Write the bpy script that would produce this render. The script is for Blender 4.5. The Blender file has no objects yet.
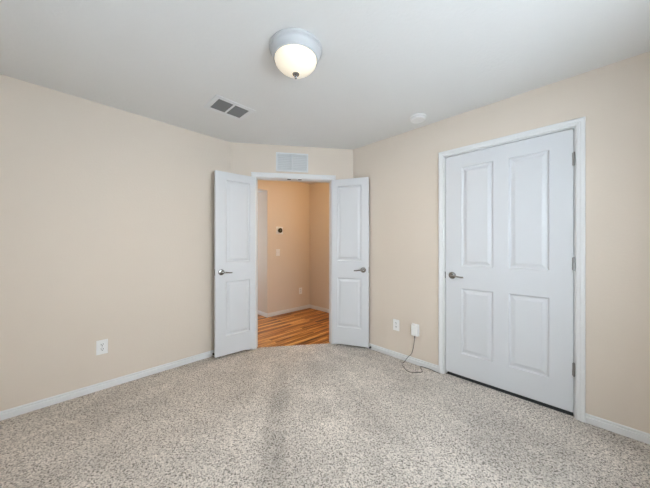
import bpy, bmesh, math
from mathutils import Vector, Matrix

scene = bpy.context.scene
COL = scene.collection
PI = math.pi

# ------------------------------------------------------------------ camera
CAM_H = 1.235          # lens height above the carpet
CEIL = 2.44
cam_data = bpy.data.cameras.new('camera')
cam = bpy.data.objects.new('camera', cam_data)
COL.objects.link(cam)
cam.location = (0, 0, CAM_H)
cam.rotation_euler = (PI / 2, 0, 0)
cam_data.sensor_width = 36
cam_data.lens = 257.0 / 650 * 36
cam_data.shift_y = 1.0 / 650
cam_data.clip_start = 0.02
scene.camera = cam

# ------------------------------------------------------------------ colour management
scene.view_settings.view_transform = 'Standard'
scene.view_settings.look = 'None'
scene.view_settings.gamma = 1
scene.view_settings.use_curve_mapping = False
scene.view_settings.exposure = -0.61

# ------------------------------------------------------------------ world
world = bpy.data.worlds.new('sky')
scene.world = world
world.use_nodes = True
bg = world.node_tree.nodes['Background']
bg.inputs['Color'].default_value = (0.80, 0.90, 1.0, 1)
bg.inputs['Strength'].default_value = 1.0

# ------------------------------------------------------------------ plan of the house (metres, camera at 0,0)
S2 = math.sqrt(.5)
PL = Vector((-1.109, 3.016))           # left wall meets the angled wall
PR = Vector((0.357, 3.246))            # angled wall meets the right wall
dL = Vector((.70, .714)).normalized()  # left wall, near -> far
dR = Vector((.71, -.7043)).normalized()
dD = (PR - PL).normalized()
LD = (PR - PL).length
U_BACK = 2.18                          # left wall length seen from the corner
T_BACK = 2.73
HC = Vector((-.9895, 4.414))           # convex corner in the hall
HK = Vector((-.305, 5.087))            # concave corner in the hall
dH = Vector((.713, .701)).normalized()
BL = PL - dL * U_BACK                  # back end of left wall
BR = PR + dR * T_BACK                  # back end of right wall
# rear corner = intersection of the two back walls
def isect(p, d, q, e):
    r = q - p
    det = d.x * (-e.y) + e.x * d.y
    a = (r.x * (-e.y) + e.x * r.y) / det
    return p + d * a
nL = Vector((dL.y, -dL.x)); nR = Vector((dR.y, -dR.x))
BC = isect(BL, nL, BR, nR)

def frame(o, d, z=0):
    """local x = to the right as seen facing the wall, local y = into the wall, z up"""
    d = Vector(d).normalized()
    return Matrix(((d.x, -d.y, 0, o[0]), (d.y, d.x, 0, o[1]), (0, 0, 1, z), (0, 0, 0, 1)))
F_L = frame(PL, dL); F_D = frame(PL, dD); F_R = frame(PR, dR)
F_H = frame(HC, dH); F_HR = frame(HK, dR)

# ------------------------------------------------------------------ daylight at the windows
def area(name, mat4, sx, sy, power, color):
    l = bpy.data.lights.new(name, 'AREA'); l.shape = 'RECTANGLE'
    l.size = sx; l.size_y = sy; l.energy = power; l.color = color
    o = bpy.data.objects.new(name, l); COL.objects.link(o); o.matrix_world = mat4
    return o
F_B1 = frame(BR, (BC - BR))      # rear wall facing the left wall
F_B2 = frame(BC, (BL - BC))      # rear wall facing the closet door
W1 = ((BC - BR).length / 2 - .75, (BC - BR).length / 2 + .75)
W2 = ((BL - BC).length / 2 - .80, (BL - BC).length / 2 + .80)
WZ = (0.80, 2.10)
def win_light(F, W, name, power, color):
    m = F @ Matrix.Translation(((W[0] + W[1]) / 2, .16, (WZ[0] + WZ[1]) / 2)) @ Matrix.Rotation(-PI / 2, 4, 'X')
    return area(name, m, W[1] - W[0], WZ[1] - WZ[0], power, color)
win_light(F_B1, W1, 'daylight_at_window_1', 90, (.78, .90, 1.0))
win_light(F_B2, W2, 'daylight_at_window_2', 18, (.78, .90, 1.0))
# hall: warm ceiling lamp, and daylight at the end of the passage
hl = bpy.data.lights.new('hall_lamp', 'POINT'); hl.shadow_soft_size = .06; hl.energy = 26; hl.color = (1.0, .62, .25)
ho = bpy.data.objects.new('hall_lamp', hl); COL.objects.link(ho); ho.location = (.200, 3.632, 2.22)

# ------------------------------------------------------------------ materials
def new_mat(name):
    m = bpy.data.materials.new(name); m.use_nodes = True
    nt = m.node_tree; b = nt.nodes['Principled BSDF']
    return m, nt, b
def N(nt, typ, **kw):
    n = nt.nodes.new(typ)
    for k, v in kw.items():
        if k in n.inputs: n.inputs[k].default_value = v
        else: setattr(n, k, v)
    return n
def painted(name, col, rough, scale, strength, dist, detail=3, mottling=.0):
    m, nt, b = new_mat(name)
    b.inputs['Roughness'].default_value = rough
    tc = N(nt, 'ShaderNodeTexCoord')
    n1 = N(nt, 'ShaderNodeTexNoise', Scale=scale, Detail=detail, Roughness=.5)
    nt.links.new(tc.outputs['Object'], n1.inputs['Vector'])
    bp = N(nt, 'ShaderNodeBump', Strength=strength, Distance=dist)
    nt.links.new(n1.outputs['Fac'], bp.inputs['Height'])
    nt.links.new(bp.outputs['Normal'], b.inputs['Normal'])
    if mottling:
        n2 = N(nt, 'ShaderNodeTexNoise', Scale=3.0, Detail=4)
        nt.links.new(tc.outputs['Object'], n2.inputs['Vector'])
        mx = N(nt, 'ShaderNodeMix', data_type='RGBA')
        mx.inputs[6].default_value = (*[c * (1 - mottling) for c in col], 1)
        mx.inputs[7].default_value = (*[min(1, c * (1 + mottling)) for c in col], 1)
        nt.links.new(n2.outputs['Fac'], mx.inputs[0])
        nt.links.new(mx.outputs[2], b.inputs['Base Color'])
    else:
        b.inputs['Base Color'].default_value = (*col, 1)
    return m
M = {}
M['wall'] = painted('wall_paint', (.735, .643, .550), .75, 70, .22, .004, 3, .015)
M['hall_wall'] = painted('hall_wall_paint', (.735, .643, .550), .75, 70, .22, .004, 3, .015)
M['ceiling'] = painted('ceiling_paint', (.79, .79, .78), .85, 45, .35, .005, 4, .015)
M['door'] = painted('door_paint', (.69, .705, .73), .38, 220, .05, .001)
M['trim'] = painted('trim_paint', (.80, .805, .81), .35, 200, .04, .001)
M['enamel'] = painted('lamp_enamel', (.52, .53, .545), .3, 200, .02, .0005)
M['plastic'] = painted('white_plastic', (.90, .90, .895), .3, 300, .02, .0005)
M['vent'] = painted('vent_enamel', (.79, .80, .81), .4, 250, .03, .0005)
M['vent_grey'] = painted('vent_louvre', (.70, .71, .71), .5, 250, .03, .0005)
def plain(name, col, rough=.5, metal=0.0, **kw):
    m, nt, b = new_mat(name)
    tc = N(nt, 'ShaderNodeTexCoord'); n1 = N(nt, 'ShaderNodeTexNoise', Scale=120.0, Detail=2)
    nt.links.new(tc.outputs['Object'], n1.inputs['Vector'])
    mr = N(nt, 'ShaderNodeMapRange'); mr.inputs[3].default_value = max(0, rough - .04); mr.inputs[4].default_value = rough + .04
    nt.links.new(n1.outputs['Fac'], mr.inputs[0]); nt.links.new(mr.outputs[0], b.inputs['Roughness'])
    b.inputs['Base Color'].default_value = (*col, 1); b.inputs['Metallic'].default_value = metal
    return m
M['nickel'] = plain('satin_nickel', (.32, .31, .30), .24, 1.0)
M['hinge'] = plain('hinge_steel', (.36, .36, .355), .35, 1.0)
M['slat_dark'] = plain('louvre_grey', (.22, .22, .22), .5)
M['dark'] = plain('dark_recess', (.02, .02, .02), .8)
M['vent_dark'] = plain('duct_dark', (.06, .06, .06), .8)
M['slot'] = plain('socket_slot', (.03, .03, .03), .6)
M['black_rubber'] = plain('black_rubber', (.03, .03, .03), .55)
M['glass_black'] = plain('thermostat_glass', (.008, .008, .010), .08)
M['display'] = plain('thermostat_display', (.12, .15, .16), .2)
M['vinyl'] = plain('window_vinyl', (.82, .82, .82), .35)

def make_glass():
    m, nt, b = new_mat('window_glass')
    b.inputs['Base Color'].default_value = (1, 1, 1, 1); b.inputs['Roughness'].default_value = 0
    b.inputs['Transmission Weight'].default_value = 1; b.inputs['IOR'].default_value = 1.02
    return m
M['glass'] = make_glass()
def make_dome():
    m, nt, b = new_mat('alabaster_glass_lit')
    b.inputs['Base Color'].default_value = (.90, .84, .72, 1); b.inputs['Roughness'].default_value = .3
    tc = N(nt, 'ShaderNodeTexCoord')
    n = N(nt, 'ShaderNodeTexNoise', Scale=7.0, Detail=3, Distortion=1.5)
    nt.links.new(tc.outputs['Object'], n.inputs['Vector'])
    mx = N(nt, 'ShaderNodeMix', data_type='RGBA')
    mx.inputs[6].default_value = (1.0, .78, .45, 1); mx.inputs[7].default_value = (1.0, .93, .78, 1)
    nt.links.new(n.outputs['Fac'], mx.inputs[0]); nt.links.new(mx.outputs[2], b.inputs['Emission Color'])
    b.inputs['Emission Strength'].default_value = .62
    return m
M['dome'] = make_dome()

def make_wood():
    m, nt, b = new_mat('hall_wood_floor')
    tc = N(nt, 'ShaderNodeTexCoord')
    mp = N(nt, 'ShaderNodeMapping'); mp.inputs['Rotation'].default_value = (0, 0, -math.atan2(dL.y, dL.x))
    nt.links.new(tc.outputs['Object'], mp.inputs['Vector'])
    br = N(nt, 'ShaderNodeTexBrick', Scale=1.0)
    br.inputs['Color1'].default_value = (0, 0, 0, 1); br.inputs['Color2'].default_value = (1, 1, 1, 1)
    br.inputs['Mortar'].default_value = (.5, .5, .5, 1)
    br.inputs['Mortar Size'].default_value = .0012; br.inputs['Brick Width'].default_value = .95
    br.inputs['Row Height'].default_value = .066; br.inputs['Bias'].default_value = 0
    br.offset = .37
    nt.links.new(mp.outputs[0], br.inputs['Vector'])
    # streaky tiger grain along the boards
    mp2 = N(nt, 'ShaderNodeMapping'); mp2.inputs['Scale'].default_value = (1.4, 40, 1)
    nt.links.new(mp.outputs[0], mp2.inputs['Vector'])
    addv = N(nt, 'ShaderNodeVectorMath', operation='ADD')
    sc = N(nt, 'ShaderNodeVectorMath', operation='SCALE'); sc.inputs['Scale'].default_value = 9.0
    nt.links.new(br.outputs['Color'], sc.inputs[0])
    nt.links.new(mp2.outputs[0], addv.inputs[0]); nt.links.new(sc.outputs[0], addv.inputs[1])
    g = N(nt, 'ShaderNodeTexNoise', Scale=1.0, Detail=4, Roughness=.6, Distortion=.3)
    nt.links.new(addv.outputs[0], g.inputs['Vector'])
    r = N(nt, 'ShaderNodeValToRGB')
    els = r.color_ramp.elements
    els[0].position = .35; els[0].color = (.07, .022, .006, 1)
    els[1].position = .72; els[1].color = (.95, .55, .18, 1)
    e = els.new(.44); e.color = (.36, .125, .025, 1)
    e = els.new(.56); e.color = (.64, .27, .06, 1)
    # shift per board
    ad = N(nt, 'ShaderNodeMath', operation='MULTIPLY_ADD'); ad.inputs[1].default_value = .22
    ad2 = N(nt, 'ShaderNodeMath', operation='SUBTRACT'); ad2.inputs[1].default_value = .11
    nt.links.new(br.outputs['Color'], ad.inputs[0]); nt.links.new(g.outputs['Fac'], ad.inputs[2])
    nt.links.new(ad.outputs[0], ad2.inputs[0]); nt.links.new(ad2.outputs[0], r.inputs[0])
    mx = N(nt, 'ShaderNodeMix', data_type='RGBA'); mx.inputs[7].default_value = (.03, .012, .005, 1)
    nt.links.new(br.outputs['Fac'], mx.inputs[0]); nt.links.new(r.outputs[0], mx.inputs[6])
    nt.links.new(mx.outputs[2], b.inputs['Base Color'])
    b.inputs['Roughness'].default_value = .38
    bp = N(nt, 'ShaderNodeBump', Strength=.3, Distance=.001); bp.invert = True
    nt.links.new(br.outputs['Fac'], bp.inputs['Height']); nt.links.new(bp.outputs[0], b.inputs['Normal'])
    return m
M['wood'] = make_wood()

def make_carpet():
    m, nt, b = new_mat('speckled_carpet')
    L = nt.links.new
    b.inputs['Roughness'].default_value = .95
    b.inputs['Specular IOR Level'].default_value = .1
    tc = N(nt, 'ShaderNodeTexCoord')
    # yarn flecks: small tufts, each its own shade, on irregular outlines
    nw = N(nt, 'ShaderNodeTexNoise', Scale=260.0, Detail=2)
    L(tc.outputs['Object'], nw.inputs['Vector'])
    wv = N(nt, 'ShaderNodeVectorMath', operation='MULTIPLY_ADD'); wv.inputs[1].default_value = (.007, .007, .007)
    L(nw.outputs['Color'], wv.inputs[0]); L(tc.outputs['Object'], wv.inputs[2])
    n2 = N(nt, 'ShaderNodeTexVoronoi', Scale=165.0)
    L(wv.outputs[0], n2.inputs['Vector'])
    n1 = N(nt, 'ShaderNodeTexNoise', Scale=108.0, Detail=4, Roughness=.72)
    L(tc.outputs['Object'], n1.inputs['Vector'])
    cs = N(nt, 'ShaderNodeSeparateColor'); L(n2.outputs['Color'], cs.inputs[0])
    mixf = N(nt, 'ShaderNodeMath', operation='MULTIPLY_ADD'); mixf.inputs[1].default_value = .22; L(cs.outputs[0], mixf.inputs[0])
    nsc = N(nt, 'ShaderNodeMath', operation='MULTIPLY'); nsc.inputs[1].default_value = .78; L(n1.outputs['Fac'], nsc.inputs[0])
    L(nsc.outputs[0], mixf.inputs[2])
    r1 = N(nt, 'ShaderNodeValToRGB'); e = r1.color_ramp.elements
    e[0].position = .36; e[0].color = (.12, .108, .095, 1)
    e[1].position = .63; e[1].color = (.775, .712, .65, 1)
    k = e.new(.435); k.color = (.40, .365, .33, 1)
    k = e.new(.50); k.color = (.58, .526, .473, 1)
    # brushed pile: shading of its lean painted as patches and vacuum tracks from the doorway
    nd = N(nt, 'ShaderNodeTexNoise', Scale=2.2, Detail=5, Roughness=.6)
    L(tc.outputs['Object'], nd.inputs['Vector'])
    sep = N(nt, 'ShaderNodeSeparateXYZ'); L(tc.outputs['Object'], sep.inputs[0])
    # angle around the doorway (-.38, 3.4)
    sx = N(nt, 'ShaderNodeMath', operation='ADD'); sx.inputs[1].default_value = .45; L(sep.outputs[0], sx.inputs[0])
    sy = N(nt, 'ShaderNodeMath', operation='SUBTRACT'); sy.inputs[0].default_value = 3.7; L(sep.outputs[1], sy.inputs[1])
    at = N(nt, 'ShaderNodeMath', operation='ARCTAN2'); L(sx.outputs[0], at.inputs[0]); L(sy.outputs[0], at.inputs[1])
    cmb = N(nt, 'ShaderNodeCombineXYZ')
    ml = N(nt, 'ShaderNodeMath', operation='MULTIPLY'); ml.inputs[1].default_value = 7.0; L(at.outputs[0], ml.inputs[0])
    L(ml.outputs[0], cmb.inputs[0])
    ml2 = N(nt, 'ShaderNodeMath', operation='MULTIPLY'); ml2.inputs[1].default_value = .9; L(sep.outputs[1], ml2.inputs[0])
    L(ml2.outputs[0], cmb.inputs[1])
    nr = N(nt, 'ShaderNodeTexNoise', Scale=1.0, Detail=4, Roughness=.6, Distortion=.6); L(cmb.outputs[0], nr.inputs['Vector'])
    # one clear trodden strip from the door, its pile-lean shade painted darker
    df = N(nt, 'ShaderNodeMath', operation='MULTIPLY_ADD')   # x + .158*y  (strip axis) 
    df.inputs[1].default_value = .128; L(sep.outputs[1], df.inputs[0]); L(sep.outputs[0], df.inputs[2])
    d2 = N(nt, 'ShaderNodeMath', operation='ADD'); d2.inputs[1].default_value = .113; L(df.outputs[0], d2.inputs[0])
    d2b = N(nt, 'ShaderNodeMath', operation='MULTIPLY_ADD'); d2b.inputs[1].default_value = .22
    nsub = N(nt, 'ShaderNodeMath', operation='SUBTRACT'); nsub.inputs[1].default_value = .5; L(nd.outputs['Fac'], nsub.inputs[0])
    L(nsub.outputs[0], d2b.inputs[0]); L(d2.outputs[0], d2b.inputs[2])
    ab = N(nt, 'ShaderNodeMath', operation='ABSOLUTE'); L(d2b.outputs[0], ab.inputs[0])
    st = N(nt, 'ShaderNodeMapRange'); st.inputs[1].default_value = .060; st.inputs[2].default_value = .090
    st.inputs[3].default_value = 1; st.inputs[4].default_value = 0; L(ab.outputs[0], st.inputs[0])
    fy = N(nt, 'ShaderNodeMapRange'); fy.inputs[1].default_value = 2.75; fy.inputs[2].default_value = 2.4; L(sep.outputs[1], fy.inputs[0])
    stm = N(nt, 'ShaderNodeMath', operation='MULTIPLY'); L(st.outputs[0], stm.inputs[0]); L(fy.outputs[0], stm.inputs[1])
    def patch(cx, cy, rx, ry):
        mpp = N(nt, 'ShaderNodeMapping'); mpp.vector_type = 'TEXTURE'
        mpp.inputs['Location'].default_value = (cx, cy, 0); mpp.inputs['Scale'].default_value = (rx, ry, 1)
        L(tc.outputs['Object'], mpp.inputs['Vector'])
        ln = N(nt, 'ShaderNodeVectorMath', operation='LENGTH'); L(mpp.outputs[0], ln.inputs[0])
        ad = N(nt, 'ShaderNodeMath', operation='MULTIPLY_ADD'); ad.inputs[1].default_value = 2.2
        L(nsub.outputs[0], ad.inputs[0]); L(ln.outputs['Value'], ad.inputs[2])
        mr = N(nt, 'ShaderNodeMapRange', interpolation_type='SMOOTHSTEP'); mr.inputs[1].default_value = .75; mr.inputs[2].default_value = 1.1
        mr.inputs[3].default_value = 1; mr.inputs[4].default_value = 0; L(ad.outputs[0], mr.inputs[0])
        return mr
    pa = patch(-.03, 1.95, .27, .45); pb = patch(-.56, 1.78, .16, .30); pc = patch(.35, 2.35, .30, .22)
    pm = N(nt, 'ShaderNodeMath', operation='MAXIMUM'); L(pa.outputs[0], pm.inputs[0]); L(pb.outputs[0], pm.inputs[1])
    pm2 = N(nt, 'ShaderNodeMath', operation='MAXIMUM'); L(pm.outputs[0], pm2.inputs[0]); L(pc.outputs[0], pm2.inputs[1])
    # pile = contributions
    a1 = N(nt, 'ShaderNodeMapRange'); a1.inputs[1].default_value = .40; a1.inputs[2].default_value = .60
    a1.inputs[3].default_value = -.022; a1.inputs[4].default_value = .022; L(nd.outputs['Fac'], a1.inputs[0])
    a2 = N(nt, 'ShaderNodeMapRange'); a2.inputs[1].default_value = .42; a2.inputs[2].default_value = .58
    a2.inputs[3].default_value = -.012; a2.inputs[4].default_value = .012; L(nr.outputs['Fac'], a2.inputs[0])
    s1 = N(nt, 'ShaderNodeMath', operation='ADD'); L(a1.outputs[0], s1.inputs[0]); L(a2.outputs[0], s1.inputs[1])
    s2 = N(nt, 'ShaderNodeMath', operation='MULTIPLY_ADD'); s2.inputs[1].default_value = -.035
    L(stm.outputs[0], s2.inputs[0])
    s2p = N(nt, 'ShaderNodeMath', operation='MULTIPLY_ADD'); s2p.inputs[1].default_value = .022
    L(pm2.outputs[0], s2p.inputs[0]); L(s1.outputs[0], s2p.inputs[2]); L(s2p.outputs[0], s2.inputs[2])
    L(mixf.outputs[0], r1.inputs[0])
    gain = N(nt, 'ShaderNodeMath', operation='MULTIPLY_ADD'); gain.inputs[1].default_value = 4.0; gain.inputs[2].default_value = 1.03
    L(s2.outputs[0], gain.inputs[0])
    vm3 = N(nt, 'ShaderNodeVectorMath', operation='SCALE'); L(r1.outputs[0], vm3.inputs[0]); L(gain.outputs[0], vm3.inputs['Scale'])
    L(vm3.outputs[0], b.inputs['Base Color'])
    bp = N(nt, 'ShaderNodeBump', Strength=.6, Distance=.006)
    hm = N(nt, 'ShaderNodeMath', operation='SUBTRACT'); L(n1.outputs['Fac'], hm.inputs[0])
    vm = N(nt, 'ShaderNodeMath', operation='MULTIPLY'); vm.inputs[1].default_value = .35; L(n2.outputs['Distance'], vm.inputs[0])
    L(vm.outputs[0], hm.inputs[1])
    L(hm.outputs[0], bp.inputs['Height']); L(bp.outputs[0], b.inputs['Normal'])
    return m
M['carpet'] = make_carpet()

# ------------------------------------------------------------------ mesh helpers
def box(bm, x0, x1, y0, y1, z0, z1):
    v = [bm.verts.new(c) for c in ((x0, y0, z0), (x1, y0, z0), (x1, y1, z0), (x0, y1, z0),
                                   (x0, y0, z1), (x1, y0, z1), (x1, y1, z1), (x0, y1, z1))]
    for f in ((0, 3, 2, 1), (4, 5, 6, 7), (0, 1, 5, 4), (1, 2, 6, 5), (2, 3, 7, 6), (3, 0, 4, 7)):
        bm.faces.new([v[i] for i in f])
def prism(bm, pts, z0, z1):
    a = [bm.verts.new((p[0], p[1], z0)) for p in pts]; b = [bm.verts.new((p[0], p[1], z1)) for p in pts]
    n = len(pts)
    bm.faces.new(b); bm.faces.new(a[::-1])
    for i in range(n): bm.faces.new((a[i], a[(i + 1) % n], b[(i + 1) % n], b[i]))
def sweep(bm, prof, x0, x1, m0=0, m1=0):
    """profile points (y,z) extruded along x, with mitre slopes m0/m1 (x shift per unit y)"""
    a = [bm.verts.new((x0 + m0 * p[0], p[0], p[1])) for p in prof]
    b = [bm.verts.new((x1 + m1 * p[0], p[0], p[1])) for p in prof]
    n = len(prof)
    bm.faces.new(a); bm.faces.new(b[::-1])
    for i in range(n): bm.faces.new((a[(i + 1) % n], a[i], b[i], b[(i + 1) % n]))
def lathe(bm, prof, seg=48, axis='z', o=(0, 0, 0)):
    rings = []
    for r, h in prof:
        if r < 1e-6:
            c = {'z': (0, 0, h), 'y': (0, h, 0)}[axis]
            rings.append([bm.verts.new(Vector(c) + Vector(o))])
        else:
            ring = []
            for i in range(seg):
                a = 2 * PI * i / seg
                c = (r * math.cos(a), r * math.sin(a), h) if axis == 'z' else (r * math.cos(a), h, r * math.sin(a))
                ring.append(bm.verts.new(Vector(c) + Vector(o)))
            rings.append(ring)
    for A, B in zip(rings, rings[1:]):
        if len(A) == 1 and len(B) == 1: continue
        for i in range(seg):
            j = (i + 1) % seg
            if len(A) == 1: bm.faces.new((A[0], B[i], B[j]))
            elif len(B) == 1: bm.faces.new((A[i], B[0], A[j]))
            else: bm.faces.new((A[i], B[i], B[j], A[j]))
def tube(bm, pts, rad, seg=10, rads=None):
    """smooth tube through points"""
    P = [Vector(p) for p in pts]
    up = Vector((0, 0, 1)); prev = None; rings = []
    for i, p in enumerate(P):
        t = (P[min(i + 1, len(P) - 1)] - P[max(i - 1, 0)]).normalized()
        if prev is None:
            s = t.cross(up)
            if s.length < .05: s = t.cross(Vector((1, 0, 0)))
            s.normalize()
        else:
            s = (prev - t * prev.dot(t)).normalized()
        prev = s; n = t.cross(s)
        r = rads[i] if rads else rad
        ra, rb = (r if isinstance(r, tuple) else (r, r))
        rings.append([bm.verts.new(p + s * ra * math.cos(2 * PI * k / seg) + n * rb * math.sin(2 * PI * k / seg)) for k in range(seg)])
    for A, B in zip(rings, rings[1:]):
        for k in range(seg): bm.faces.new((A[k], A[(k + 1) % seg], B[(k + 1) % seg], B[k]))
    bm.faces.new(rings[0][::-1]); bm.faces.new(rings[-1])
def spline(pts, n=6):
    P = [Vector(p) for p in pts]; out = []
    for i in range(len(P) - 1):
        a = P[max(i - 1, 0)]; b = P[i]; c = P[i + 1]; d = P[min(i + 2, len(P) - 1)]
        for k in range(n):
            t = k / n
            out.append(.5 * ((2 * b) + (c - a) * t + (2 * a - 5 * b + 4 * c - d) * t * t + (3 * b - a - 3 * c + d) * t ** 3))
    out.append(P[-1]); return out
def obj(name, bm, mat, parent=None, mw=None, bevel=0, smooth=False):
    bmesh.ops.recalc_face_normals(bm, faces=bm.faces)
    me = bpy.data.meshes.new(name); bm.to_mesh(me); bm.free()
    me.materials.append(mat)
    if smooth:
        for p in me.polygons: p.use_smooth = True
        try: me.set_sharp_from_angle(angle=math.radians(35))
        except Exception: pass
    o = bpy.data.objects.new(name, me); COL.objects.link(o)
    if parent: o.parent = parent
    if mw is not None:
        if parent: o.matrix_local = mw
        else: o.matrix_world = mw
    if bevel:
        md = o.modifiers.new('bevel', 'BEVEL'); md.width = bevel; md.segments = 2; md.limit_method = 'ANGLE'; md.angle_limit = math.radians(50)
        md.harden_normals = False
    return o
def tag(o, label, cat=None, kind=None, group=None):
    if label: o['label'] = label
    if cat: o['category'] = cat
    if kind: o['kind'] = kind
    if group: o['group'] = group
    return o
def empty(name, mw, label, cat, kind=None, group=None):
    o = bpy.data.objects.new(name, None); COL.objects.link(o); o.matrix_world = mw
    o.empty_display_size = .1
    return tag(o, label, cat, kind, group)
def T(x, y, z): return Matrix.Translation((x, y, z))
NB = bmesh.new

# ------------------------------------------------------------------ structure: walls
WT = .12
def wall(name, F, x0, x1, openings, mat, label, z1=CEIL, thick=WT):
    bm = NB(); x = x0
    for (a, b, za, zb) in openings:
        box(bm, x, a, 0, thick, -.02, z1)
        if za > -.01: box(bm, a, b, 0, thick, -.02, za)
        if zb < z1: box(bm, a, b, 0, thick, zb, z1)
        x = b
    box(bm, x, x1, 0, thick, -.02, z1)
    o = obj(name, bm, mat, mw=F)
    return tag(o, label, 'wall', 'structure')

S0, S1, SZ = .290, 1.203, 2.047        # double door opening on the angled wall
T0, T1, TZ = 1.106, 2.012, 2.082       # closet door opening on the right wall
wall('wall_left', F_L, -U_BACK, 0.0, [], M['wall'], 'long beige wall on the left with a single outlet')
wall('wall_angled', F_D, 0, LD, [(S0, S1, -.02, SZ)], M['wall'], 'short beige angled wall around the open double doors')
wall('wall_right', F_R, 0, T_BACK, [(T0, T1, -.02, TZ)], M['wall'], 'beige wall on the right around the closed white door')
wall('wall_rear_right', F_B1, -.0, (BC - BR).length, [(W1[0], W1[1], *WZ)], M['wall'], 'beige wall behind the camera facing the left wall')
wall('wall_rear_left', F_B2, -.0, (BL - BC).length, [(W2[0], W2[1], *WZ)], M['wall'], 'beige wall behind the camera facing the closed door')

# plan points of the room
n2 = lambda d: Vector((-d.y, d.x))      # into the wall
# hall plan in the diagonal axes
def pq(p, q): return Vector((dL.x * p + dR.x * q, dL.y * p + dR.y * q))
def to_pq(v):
    det = dL.x * dR.y - dR.x * dL.y
    return ((v.x * dR.y - dR.x * v.y) / det, (dL.x * v.y - v.x * dL.y) / det)
pC, qC = to_pq(HC); pK, qK = to_pq(HK); pLc, qLc = to_pq(PL); pRc, qRc = to_pq(PR)
H_LEFT = pLc - .9       # hall runs left to here
H_RIGHT = qRc + .95     # and right to here (t along right wall)
PASS = 1.0              # width of the passage opening
PASS_D = 1.5
# orange-lit wall, its part beyond the passage and the header above it
bm = NB()
Lh = (HK - HC).length
Lend = pC - H_LEFT
box(bm, 0, Lh, 0, .12, -.02, CEIL)
box(bm, -Lend, -PASS, 0, .12, -.02, CEIL)
box(bm, -PASS, 0, 0, .12, 2.175, CEIL)
tag(obj('wall_hall_far', bm, M['hall_wall'], mw=F_H), 'warm lit hall wall with the thermostat, seen through the doorway', 'wall', 'structure')
bm = NB()
box(bm, 0, 2.75, 0, .12, -.02, CEIL)
tag(obj('wall_hall_right', bm, M['hall_wall'], mw=F_HR), 'hall wall right of the inner corner behind the doorway', 'wall', 'structure')
# passage side wall (grey strip), its ceiling and end
bm = NB(); box(bm, 0, .12, .12, PASS_D, -.02, 2.175); box(bm, -PASS - .12, -PASS, .12, PASS_D, -.02, 2.175)
box(bm, -PASS - .12, .12, PASS_D, PASS_D + .1, -.02, 2.175)
tag(obj('wall_passage', bm, M['hall_wall'], mw=F_H), 'grey side wall of the passage off the hall', 'wall', 'structure')
bm = NB(); box(bm, -PASS - .12, .12, .12, PASS_D + .1, 2.175, 2.3)
tag(obj('ceiling_passage', bm, M['ceiling'], mw=F_H), 'low ceiling of the passage off the hall', 'ceiling', 'structure')
area('passage_daylight', F_H @ T(-.5, PASS_D - .08, 1.3) @ Matrix.Rotation(-PI / 2, 4, 'X'), .8, 1.4, 26, (.75, .88, 1.0))
# hall end caps
bm = NB()
a = pq(H_LEFT, qC - .12); b_ = pq(H_LEFT, qLc)
prism(bm, [pq(H_LEFT - .1, qC - .12), pq(H_LEFT, qC - .12), pq(H_LEFT, qLc - .12), pq(H_LEFT - .1, qLc - .12)], -.02, CEIL)
tag(obj('wall_hall_left', bm, M['hall_wall']), 'wall closing the left end of the hall', 'wall', 'structure')
bm = NB()
prism(bm, [pq(pRc + .12, H_RIGHT), pq(pK, H_RIGHT), pq(pK, H_RIGHT + .08), pq(pRc + .12, H_RIGHT + .08)], -.02, CEIL)
prism(bm, [pq(pRc + .12, qRc + 2.15), pq(pK, qRc + 2.15), pq(pK, qRc + 2.23), pq(pRc + .12, qRc + 2.23)], -.02, CEIL)
tag(obj('wall_closet', bm, M['wall']), 'side walls of the closet behind the closed white door', 'wall', 'structure')

# floors
thr = .03   # carpet edge sits a little inside the wall line
A = PL - dL * U_BACK
dn = n2(dD)
bm = NB()
room = [BL, BC, BR, PR, PL]
prism(bm, room, -.03, 0)
# strip in the doorway and in the closet doorway
q0 = PL + dD * S0; q1 = PL + dD * S1
prism(bm, [q0, q1, q1 + dn * thr, q0 + dn * thr], -.03, 0)
prism(bm, [pq(pRc, qRc + T0), pq(pRc, qRc + T1), pq(pRc + .12, qRc + T1), pq(pRc + .12, qRc + T0)], -.03, 0)
prism(bm, [pq(pRc + .12, qRc + .95), pq(pRc + .12, qRc + 2.2), pq(pK, qRc + 2.2), pq(pK, qRc + .95)], -.03, 0)
tag(obj('floor', bm, M['carpet']), 'grey beige speckled carpet with brushed tracks', 'carpet', 'structure')
bm = NB()
hall = [PL + dn * .12 - dD * .1, PR + dn * .12 + dD * .05, pq(pRc + .12, H_RIGHT), pq(pK, H_RIGHT), HK, pq(pK, qC - PASS_D), pq(H_LEFT - .1, qC - PASS_D), pq(H_LEFT, qLc - .12)]
prism(bm, hall, -.05, -.006)
prism(bm, [q0 + dn * thr, q1 + dn * thr, q1 + dn * .125, q0 + dn * .125], -.05, -.006)
tag(obj('floor_hall', bm, M['wood']), 'reddish brown striped wood plank floor of the hall', 'wood floor', 'structure')
bm = NB(); box(bm, T0 + .012, T1 - .012, .020, .115, -.01, .0015)  # dark strip added to paint the shade in the gap below the door
tag(obj('door_gap_shade', bm, M['dark'], mw=F_R), 'dark strip painting the shade under the closed white door', 'painted shade', 'structure')
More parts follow.
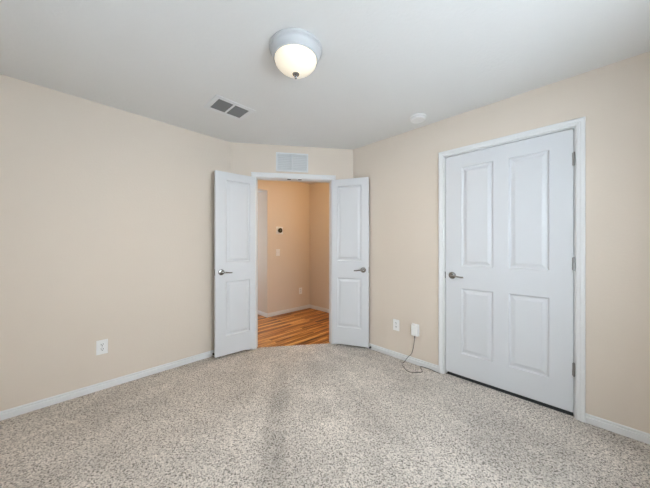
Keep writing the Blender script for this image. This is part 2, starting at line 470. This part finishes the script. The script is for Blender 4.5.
# ceilings
bm = NB()
ex = .12
prism(bm, [BL - nL * 0 + Vector((-.17, 0)), BC + Vector((0, -.17)), BR + Vector((.17, 0)), PR + Vector((.02, .17)), PL + Vector((-.1, .13))], CEIL, CEIL + .1)
tag(obj('ceiling', bm, M['ceiling']), 'pale grey textured bedroom ceiling', 'ceiling', 'structure')
bm = NB()
prism(bm, [pq(H_LEFT - .1, qLc - .1), pq(H_LEFT - .1, qC - .12), pq(pK + .12, qC - .12), pq(pK + .12, qRc + 2.25), pq(pRc + .1, qRc + 2.25), pq(pRc + .1, qRc+.02), pq(pLc+.02, qLc - .1)], CEIL + .001, CEIL + .09)
tag(obj('ceiling_hall', bm, M['ceiling']), 'hall ceiling glimpsed under the door head', 'ceiling', 'structure')

# ------------------------------------------------------------------ windows (behind the camera)
def window(n, F, W, label):
    r = empty('window_%d' % n, F @ T((W[0] + W[1]) / 2, 0, WZ[0]), label, 'window', 'structure')
    w = (W[1] - W[0]) / 2; h = WZ[1] - WZ[0]
    bm = NB()
    for (x0, x1, z0, z1) in ((-w, w, 0, .05), (-w, w, h - .05, h), (-w, -w + .05, .05, h - .05), (w - .05, w, .05, h - .05), (-.025, .025, .05, h - .05)):
        box(bm, x0, x1, .05, .11, z0, z1)
    obj('window_frame', bm, M['vinyl'], r, bevel=.003)
    bm = NB(); box(bm, -w + .04, w - .04, .078, .084, .04, h - .04)
    obj('pane', bm, M['glass'], r)
    bm = NB(); box(bm, -w - .04, w + .04, -.03, .06, -.022, 0)
    obj('window_sill', bm, M['trim'], r, bevel=.004)
window(1, F_B1, W1, 'white framed window behind the camera facing the left wall')
window(2, F_B2, W2, 'white framed window behind the camera facing the closed door')

# ------------------------------------------------------------------ baseboards
BH = .062
def bprof(h=BH):
    return [(0, 0), (-.012, 0), (-.013, h * .60), (-.0115, h * .66), (-.0055, h * .68), (-.0055, h * .74), (-.0085, h * .78), (-.0080, h * .92), (-.003, h), (0, h)]
def baseboard(name, F, x0, x1, label, h=BH, m0=0, m1=0, z=0):
    bm = NB(); sweep(bm, [(y, zz + z) for y, zz in bprof(h)], x0, x1, m0, m1)
    o = obj(name, bm, M['trim'], mw=F); return tag(o, label, 'baseboard', 'structure')
baseboard('baseboard_left', F_L, -U_BACK, 0, 'white baseboard along the left wall', m1=.5)
baseboard('baseboard_angled_left', F_D, 0, S0 - .053, 'white baseboard behind the left open door leaf')
baseboard('baseboard_angled_right', F_D, S1 + .053, LD, 'white baseboard behind the right open door leaf')
baseboard('baseboard_right_far', F_R, 0, T0 - .048, 'white baseboard under the outlets, left of the closed door')
baseboard('baseboard_right_near', F_R, T1 + .048, T_BACK, 'white baseboard right of the closed door')
baseboard('baseboard_rear_right', F_B1, 0, (BC - BR).length, 'white baseboard under the window behind the camera, first wall')
baseboard('baseboard_rear_left', F_B2, 0, (BL - BC).length, 'white baseboard under the window behind the camera, second wall')
baseboard('baseboard_hall_far', F_H, 0, Lh, 'white baseboard under the warm lit hall wall', .066, m0=1, m1=1, z=-.006)
baseboard('baseboard_hall_right', F_HR, 0, 1.6, 'white baseboard right of the inner hall corner', .066, z=-.006, m0=-1)
F_P = frame(HC, Vector((dR.x, dR.y)))      # passage side wall faces left/near
bm = NB(); sweep(bm, [(-y * 0 + y, zz - .006) for y, zz in bprof(.066)], -PASS_D, 0, 0, -1)
tag(obj('baseboard_passage', bm, M['trim'], mw=F_P), 'white baseboard turning into the passage off the hall', 'baseboard', 'structure')

# ------------------------------------------------------------------ door casings
def casing(name, F, a, b, ztop, w, label, jamb_depth=WT):
    """three-sided casing with mitred moulded profile + jamb lining and stop"""
    r = empty(name, F @ T((a + b) / 2, 0, 0), label, 'door frame', 'structure')
    hw = (b - a) / 2
    # profile across width u (0 inner .. w outer) -> depth
    prof = [(0, 0), (0, .009), (.004, .0115), (w * .42, .013), (w * .50, .0165), (w * .84, .018), (w * .95, .016), (w, .011), (w, 0)]
    bm = NB()
    rev = .004
    def ring(u, d):   # path corners for offset u
        x = hw + u - rev * 0; z = ztop + u
        return [(-x, -d, 0), (-x, -d, z), (x, -d, z), (x, -d, 0)]
    rows = [[bm.verts.new(c) for c in ring(u, d)] for u, d in prof]
    for A, B in zip(rows, rows[1:]):
        for i in range(3): bm.faces.new((A[i], A[i + 1], B[i + 1], B[i]))
    for i in range(3): bm.faces.new((rows[-1][i], rows[-1][i + 1], rows[0][i + 1], rows[0][i]))
    bm.faces.new([q[0] for q in rows]); bm.faces.new([q[3] for q in rows][::-1])
    obj('casing', bm, M['trim'], r)
    bm = NB(); t = .008
    e = .001
    box(bm, -hw, -hw + t, e, jamb_depth, 0, ztop); box(bm, hw - t, hw, e, jamb_depth, 0, ztop)
    box(bm, -hw + t, hw - t, e, jamb_depth, ztop - t, ztop)
    obj('jamb', bm, M['trim'], r, bevel=.001)
    bm = NB(); s = .005
    y0, y1 = .046, .08
    box(bm, -hw + t, -hw + t + s, y0, y1, 0, ztop - t); box(bm, hw - t - s, hw - t, y0, y1, 0, ztop - t)
    box(bm, -hw + t + s, hw - t - s, y0, y1, ztop - t - s, ztop - t)
    obj('door_stop_strip', bm, M['trim'], r, bevel=.001)
    return r, hw
fr1, hw1 = casing('trim_1', F_D, S0, S1, SZ, .053, 'white casing and jambs around the open double doorway')
fr2, hw2 = casing('trim_2', F_R, T0, T1, TZ, .048, 'white casing around the closed four panel door')
# the dark catch plates under the head of the double doorway
for x in (-.065, .065):
    bm = NB(); box(bm, x - .022, x + .022, .008, .034, SZ - .008 - .0035, SZ - .008)
    lathe(bm, [(0, 0), (.006, 0), (.006, -.004), (0, -.005)], 12, 'z', (x, .021, SZ - .0115))
    tag(obj('catch_plate', bm, M['black_rubber'], fr1), 'dark metal ball catch plate')

# ------------------------------------------------------------------ panel doors
PANZ = ((.235, .838), (1.040, 1.952))
def door_leaf_bm(w, z0, z1, th, cols):
    """cols: list of (x0,x1) panel columns, x from 0..w; front at y=0, back at y=th"""
    bm = NB()
    xs = sorted({0, w} | {c for p in cols for c in p}); zs = sorted({z0, z1} | {c for p in PANZ for c in p})
    def is_panel(xa, xb, za, zb):
        return any(abs(xa - p[0]) < 1e-6 and abs(xb - p[1]) < 1e-6 for p in cols) and any(abs(za - p[0]) < 1e-6 and abs(zb - p[1]) < 1e-6 for p in PANZ)
    steps = [(0, 0), (.003, .0012), (.008, .0085), (.013, .0110), (.020, .0110), (.028, .0090), (.042, .0040), (.047, .0030)]
    for y, sgn in ((0, 1), (th, -1)):
        V = {(i, j): bm.verts.new((x, y, z)) for i, x in enumerate(xs) for j, z in enumerate(zs)}
        for i in range(len(xs) - 1):
            for j in range(len(zs) - 1):
                c = [V[i, j], V[i + 1, j], V[i + 1, j + 1], V[i, j + 1]]
                if not is_panel(xs[i], xs[i + 1], zs[j], zs[j + 1]): bm.faces.new(c if sgn > 0 else c[::-1]); continue
                prev = c
                for d, dep in steps[1:]:
                    yy = y + sgn * dep
                    cur = [bm.verts.new(p) for p in ((xs[i] + d, yy, zs[j] + d), (xs[i + 1] - d, yy, zs[j] + d), (xs[i + 1] - d, yy, zs[j + 1] - d), (xs[i] + d, yy, zs[j + 1] - d))]
                    for k in range(4):
                        f = (prev[k], prev[(k + 1) % 4], cur[(k + 1) % 4], cur[k])
                        bm.faces.new(f)
                    prev = cur
                bm.faces.new(prev)
        if y == 0: VF = V
        else: VB = V
    nx, nz = len(xs) - 1, len(zs) - 1
    for i in range(nx):
        bm.faces.new((VF[i, 0], VB[i, 0], VB[i + 1, 0], VF[i + 1, 0])); bm.faces.new((VF[i, nz], VF[i + 1, nz], VB[i + 1, nz], VB[i, nz]))
    for j in range(nz):
        bm.faces.new((VF[0, j], VF[0, j + 1], VB[0, j + 1], VB[0, j])); bm.faces.new((VF[nx, j], VB[nx, j], VB[nx, j + 1], VF[nx, j + 1]))
    return bm
def lever(parent, x, y, z, sx, sy, label='satin nickel lever handle'):
    """sx: +1 lever points right, sy: -1 projects towards the viewer"""
    bm = NB()
    lathe(bm, [(0, 0), (.0325, 0), (.0325, .004), (.029, .0095), (.020, .0115), (.0125, .013), (.0115, .034), (0, .034)], 32, 'y')
    if sy < 0:
        for v in bm.verts: v.co.y = -v.co.y
    h = obj('door_handle', bm, M['nickel'], parent, T(x, y, z), smooth=True)
    tag(h, label)
    bm = NB()
    pts = spline([(-.012 * sx, sy * .036, 0), (0, sy * .040, .001), (.02 * sx, sy * .043, .001), (.05 * sx, sy * .043, -.003), (.08 * sx, sy * .041, -.007), (.105 * sx, sy * .039, -.007)], 5)
    n = len(pts)
    rads = [(.0075, .0115) if i < n * .25 else (.0060, .0095 - .003 * (i / n)) for i in range(n)]
    tube(bm, pts, .008, 12, rads)
    obj('lever', bm, M['nickel'], h, smooth=True)
    return h
def hinge(parent, x, y, z, side, mat=None):
    """knuckle barrel standing in front of the gap, with two leaves"""
    bm = NB()
    lathe(bm, [(0, -.050), (.0035, -.050), (.0045, -.047), (.0065, -.046), (.0065, -.0165), (.0058, -.016), (.0058, -.015), (.0065, -.0145), (.0065, .0145), (.0058, .015), (.0058, .016), (.0065, .0165), (.0065, .046), (.0045, .047), (.0035, .050), (0, .050)], 16, 'z')
    box(bm, -.010, .010, .0045, .008, -.045, .045)
    return tag(obj('hinge', bm, M['hinge'], parent, T(x, y, z), smooth=True), 'steel butt hinge')

# closet door: closed, four panels, hinged on the right
DW = (T1 - T0) - .016 - .010
TH = .035
d3 = empty('door_3', F_R @ T(T0 + .013, .003, 0), 'closed white four panel door with lever handle on the right wall', 'door', 'structure')
pcols = [(.138, .391), (DW - .386 + .003, DW - .129)]
# the photograph's slab: stiles .13, mullion .11
obj('leaf', door_leaf_bm(DW, .034, TZ - .013, TH, pcols), M['door'], d3, bevel=.0012)
lever(d3, .062, 0, .949, 1, -1)
bm = NB(); box(bm, -.0045, .0015, -.001, .026, .918, .980)
tag(obj('latch_plate', bm, M['dark'], d3), 'dark latch at the door edge')
for z in (1.85, 1.10, .345): hinge(d3, DW + .003, -.006, z, 1)

# double doors, both leaves swung into the bedroom
LW = (S1 - S0) / 2 - .0060
def leaf(name, pivot, direction, hinge_left, label):
    """direction: from hinge to free edge in plan.  local x = viewer's right, y away from viewer"""
    d = Vector(direction).normalized()
    if hinge_left: F = frame(pivot, d)                 # x from hinge to free edge
    else: F = frame(Vector(pivot) + d * LW, -d)        # x from free edge to hinge
    r = empty(name, F, label, 'door', 'structure')
    cols = [(.110, LW - .060)] if not hinge_left else [(.066, LW - .085)]
    if not hinge_left: xh = .062; sx = 1
    else: xh = LW - .062; sx = -1
    obj('leaf', door_leaf_bm(LW, .030, SZ - .008 - .004, TH, cols), M['door'], r, bevel=.0012)
    lever(r, xh, 0, .94, sx, -1)
    lever(r, xh, TH, .94, sx, 1)
    for z in (1.85, 1.10, .345):
        hinge(r, 0 - .004 if hinge_left else LW + .004, TH + .006, z, 1)
    bm = NB()
    xe = LW if hinge_left else 0
    box(bm, xe - .001, xe + .001, .007, .028, .905, .975)
    obj('latch_plate', bm, M['nickel'], r)
    return r
leaf('door_1', Vector((-.825, 3.032)), (-.768, -.640), False, 'left leaf of the open white double doors')
leaf('door_2', Vector((.086, 3.165)), (.943, -.332), True, 'right leaf of the open white double doors')

# ------------------------------------------------------------------ outlets, switch, thermostat
def receptacle_bm():
    bm = NB(); n = 24
    pts = []
    for i in range(n):
        a = 2 * PI * i / n; x = .0172 * math.cos(a); z = .0172 * math.sin(a)
        z = max(-.0135, min(.0135, z)); pts.append((x, z))
    a = [bm.verts.new((x, -.0058, z)) for x, z in pts]; b = [bm.verts.new((x, -.0030, z)) for x, z in pts]
    bm.faces.new(a)
    for i in range(n): bm.faces.new((a[i], a[(i + 1) % n], b[(i + 1) % n], b[i]))
    return bm
def plate_bm(w=.076, h=.122, d=.0045):
    bm = NB(); v = []
    for (s, y) in ((0, 0), (0, -d * .5), (.004, -d)):
        v.append([bm.verts.new(c) for c in ((-w / 2 + s, y, -h / 2 + s), (w / 2 - s, y, -h / 2 + s), (w / 2 - s, y, h / 2 - s), (-w / 2 + s, y, h / 2 - s))])
    for A, B in zip(v, v[1:]):
        for k in range(4): bm.faces.new((A[k], A[(k + 1) % 4], B[(k + 1) % 4], B[k]))
    bm.faces.new(v[-1]); bm.faces.new(v[0][::-1])
    return bm
def outlet(F, x, z, label, big=1.0):
    r = empty('wall_outlet', F @ T(x, 0, z) @ Matrix.Scale(big, 4), label, 'outlet')
    obj('cover_plate', plate_bm(), M['plastic'], r)
    for s in (-1, 1):
        rc = obj('receptacle', receptacle_bm(), M['plastic'], r, T(0, 0, s * .0195))
        bm = NB()
        box(bm, -.0086, -.0050, -.0064, -.0055, .0005, .0100); box(bm, .0050, .0086, -.0064, -.0055, .0005, .0095)
        lathe(bm, [(0, -.0064), (.0034, -.0064), (.0034, -.0055), (0, -.0055)], 12, 'y', (0, 0, -.0066))
        obj('socket_slots', bm, M['slot'], rc)
    bm = NB(); lathe(bm, [(0, -.0058), (.0028, -.0054), (.003, -.0045), (0, -.0045)], 12, 'y')
    obj('screw', bm, M['hinge'], r)
    return r
outlet(F_L, -1.142, .362, 'white outlet low on the left wall above the baseboard')
outlet(F_R, .600, .357, 'white outlet on the right wall, between open door and plugged adapter')
outlet(F_H, .96 - .2306, .357, 'white outlet low on the warm hall wall')

# switch in the hall
r = empty('light_switch', F_H @ T(.96 - .746, 0, 1.10), 'white double light switch below the thermostat on the hall wall', 'light switch')
obj('cover_plate', plate_bm(.082, .122), M['plastic'], r)
for x in (-.02, .02):
    bm = NB(); box(bm, x - .0055, x + .0055, -.006, -.004, -.012, .012)
    box(bm, x - .004, x + .004, -.014, -.005, .001, .009)
    obj('toggle', bm, M['plastic'], r, bevel=.001)
# thermostat
r = empty('thermostat', F_H @ T(.96 - .711, 0, 1.494), 'round black thermostat on a white square plate on the hall wall', 'thermostat')
obj('wall_plate', plate_bm(.145, .135, .008), M['plastic'], r, bevel=.002)
bm = NB(); lathe(bm, [(0, -.008), (.040, -.008), (.042, -.012), (.042, -.030), (.039, -.034), (0, -.034)], 40, 'y')
dial = obj('dial', bm, M['glass_black'], r, smooth=True)
bm = NB(); lathe(bm, [(0, -.0352), (.017, -.0352), (.017, -.0338), (0, -.0338)], 24, 'y')
obj('display', bm, M['display'], dial)

# ------------------------------------------------------------------ plugged adapter with its cord
ra = empty('power_adapter', F_R @ T(.8235, 0, .357), 'white plugged power adapter with a dark cord on the right wall', 'power adapter')
obj('cover_plate', plate_bm(.076, .122), M['plastic'], ra)
bm = NB(); box(bm, -.036, .036, -.036, -.0048, -.058, .058)
obj('adapter_body', bm, M['plastic'], ra, bevel=.006, smooth=True)
bm = NB(); lathe(bm, [(0, -.058), (.0055, -.058), (.0045, -.078), (.003, -.086), (0, -.086)], 12, 'z', (-.002, -.020, 0))
obj('strain_relief', bm, M['black_rubber'], ra, smooth=True)
# cord: (distance along wall, distance out of wall, height)
CORD = [(.8215, .020, .284), (.8215, .022, .262), (.818, .027, .224), (.805, .030, .148), (.786, .026, .10), (.760, .022, .070),
        (.738, .026, .040), (.726, .055, .012), (.723, .100, .006), (.738, .128, .005), (.77, .158, .005), (.809, .190, .005), (.842, .210, .005),
        (.883, .197, .005), (.918, .168, .005), (.942, .138, .005), (.938, .105, .005), (.910, .070, .005), (.888, .040, .006),
        (.892, .024, .006), (.915, .019, .006), (.955, .018, .006), (1.0, .020, .006), (1.040, .030, .005), (1.075, .034, .004)]
bm = NB()
tube(bm, spline([(t - .8235, -o, z - .357) for t, o, z in CORD], 6), .0026, 8)
tag(obj('cord', bm, M['black_rubber'], ra, smooth=True), 'thin dark cord running down to the carpet')

# ------------------------------------------------------------------ vent over the doorway
def vent(name, mat4, W, H, frame_w, bar, nsl, slmat, backmat, label, tilt, depth=.010, slat_d=.016, gap=.0):
    """local x across, z up, -y out of the surface; two louvred fields"""
    r = empty(name, mat4, label, 'air vent')
    bm = NB()
    x0, x1, z0, z1 = -W / 2, W / 2, -H / 2, H / 2; f = frame_w
    box(bm, x0, x0 + f, -depth, 0, z0, z1); box(bm, x1 - f, x1, -depth, 0, z0, z1)
    box(bm, x0 + f, x1 - f, -depth, 0, z1 - f, z1); box(bm, x0 + f, x1 - f, -depth, 0, z0, z0 + f)
    box(bm, -bar / 2, bar / 2, -depth, 0, z0 + f, z1 - f)
    obj('grille_frame', bm, M['vent'], r, bevel=.0025)
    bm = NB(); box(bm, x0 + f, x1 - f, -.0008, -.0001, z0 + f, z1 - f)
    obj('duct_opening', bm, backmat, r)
    for a, b in ((x0 + f, -bar / 2), (bar / 2, x1 - f)):
        bm = NB(); hh = z1 - z0 - 2 * f
        for i in range(nsl):
            zc = z0 + f + hh * (i + .5) / nsl
            c, s = math.cos(tilt), math.sin(tilt)
            L2 = slat_d / 2; t2 = .0006
            yc = -depth * .55
            pts = [(yc + sy * L2 * c - sz * t2 * s, zc + sy * L2 * s + sz * t2 * c) for sy, sz in ((-1, -1), (1, -1), (1, 1), (-1, 1))]
            sweep(bm, pts, a, b)
        obj('louvre_panel', bm, slmat, r)
    return r
vent('wall_vent', F_D @ T(.7185, 0, 2.2375), .388, .228, .020, .020, 9, M['vent'], M['vent_grey'],
     'white two panel air vent on the wall above the double doorway', .75, .010, .013)
# ceiling register: local -y points down, x along the left wall direction
ux = Vector((dL.x, dL.y, 0)); uz = Vector((dR.x, dR.y, 0)); uy = Vector((0, 0, 1))
cx, cy = (-.646 - 1.032) / 2, (2.294 + 2.239) / 2
R4 = Matrix(((ux.x, uy.x, -uz.x * -1, cx), (ux.y, uy.y, -uz.y * -1, cy), (ux.z, uy.z, 0, CEIL), (0, 0, 0, 1)))
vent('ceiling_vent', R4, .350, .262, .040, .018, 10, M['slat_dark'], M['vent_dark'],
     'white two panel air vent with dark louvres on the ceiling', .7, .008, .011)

# ------------------------------------------------------------------ ceiling light
rl = empty('ceiling_light', T(-.180, 1.588, CEIL), 'round flush dome ceiling light, lit, with a nickel knob', 'ceiling light')
bm = NB(); lathe(bm, [(0, 0), (.163, 0), (.163, -.007), (.159, -.011), (.154, -.013), (.152, -.026), (.148, -.030), (.142, -.050), (.137, -.062), (.128, -.064), (.126, -.056), (0, -.056)], 64)
obj('lamp_base', bm, M['enamel'], rl, smooth=True)
bm = NB(); lathe(bm, [(.127, -.058), (.1285, -.068), (.1245, -.081), (.115, -.095), (.101, -.109), (.083, -.122), (.062, -.133), (.040, -.142), (.018, -.148), (0, -.149)], 64)
obj('lamp_shade', bm, M['dome'], rl, smooth=True)
bm = NB(); lathe(bm, [(0, -.146), (.018, -.146), (.0225, -.149), (.021, -.155), (.014, -.159), (.007, -.161), (.0065, -.166), (.0095, -.171), (.0065, -.177), (0, -.179)], 32)
obj('finial', bm, M['nickel'], rl, smooth=True)
pl = bpy.data.lights.new('dome_lamp', 'AREA'); pl.shape = 'DISK'; pl.size = .24; pl.energy = 11; pl.color = (1.0, .76, .48)
po = bpy.data.objects.new('dome_lamp', pl); COL.objects.link(po); po.location = (-.178, 1.58, CEIL - .178)

# the hall has the same kind of lamp; from here it hangs out of sight behind the door head
rh = rl.copy(); COL.objects.link(rh); rh.matrix_world = T(.200, 3.632, CEIL)
rh['label'] = 'round flush dome ceiling light of the hall beyond the doorway'
for ch in list(rl.children):
    c = ch.copy(); COL.objects.link(c); c.parent = rh
ho.location.z = CEIL - .215

# ------------------------------------------------------------------ smoke detector
rs = empty('smoke_detector', T(.875, 2.42, CEIL), 'small round white smoke detector on the ceiling near the right wall', 'smoke detector')
bm = NB(); lathe(bm, [(0, 0), (.073, 0), (.073, -.009), (.066, -.011), (0, -.011)], 48)
obj('mounting_ring', bm, M['plastic'], rs, smooth=True)
bm = NB(); lathe(bm, [(0, -.0105), (.062, -.0105), (.062, -.016), (.0665, -.017), (.0665, -.027), (.060, -.034), (.030, -.037), (.028, -.0355), (.012, -.0355), (.011, -.038), (0, -.038)], 48)
obj('cover', bm, M['plastic'], rs, smooth=True)
for k in range(1):
    bm = NB(); lathe(bm, [(0, -.0105), (.0622, -.0105), (.0622, -.0160), (0, -.0160)], 48)
    obj('sensing_slot', bm, M['vent_grey'], rs)

# ------------------------------------------------------------------ door bumpers on the baseboards
def bumper(F, x, label, L=.03, z=.033):
    r = empty('door_bumper', F @ T(x, -.0125, z), label, 'door stop')
    bm = NB(); lathe(bm, [(0, 0), (.011, 0), (.011, -.003), (.0045, -.005), (.0045, -L), (0, -L)], 16, 'y')
    obj('stem', bm, M['nickel'], r, smooth=True)
    bm = NB(); lathe(bm, [(0, -L), (.009, -L), (.010, -L - .004), (.009, -L - .012), (0, -L - .014)], 16, 'y')
    obj('rubber_tip', bm, M['black_rubber'], r, smooth=True)
bumper(F_L, -.205, 'dark door bumper on the baseboard behind the left door leaf', .022, .024)
bumper(F_R, .272, 'dark door bumper on the baseboard behind the right door leaf', .010, .024)
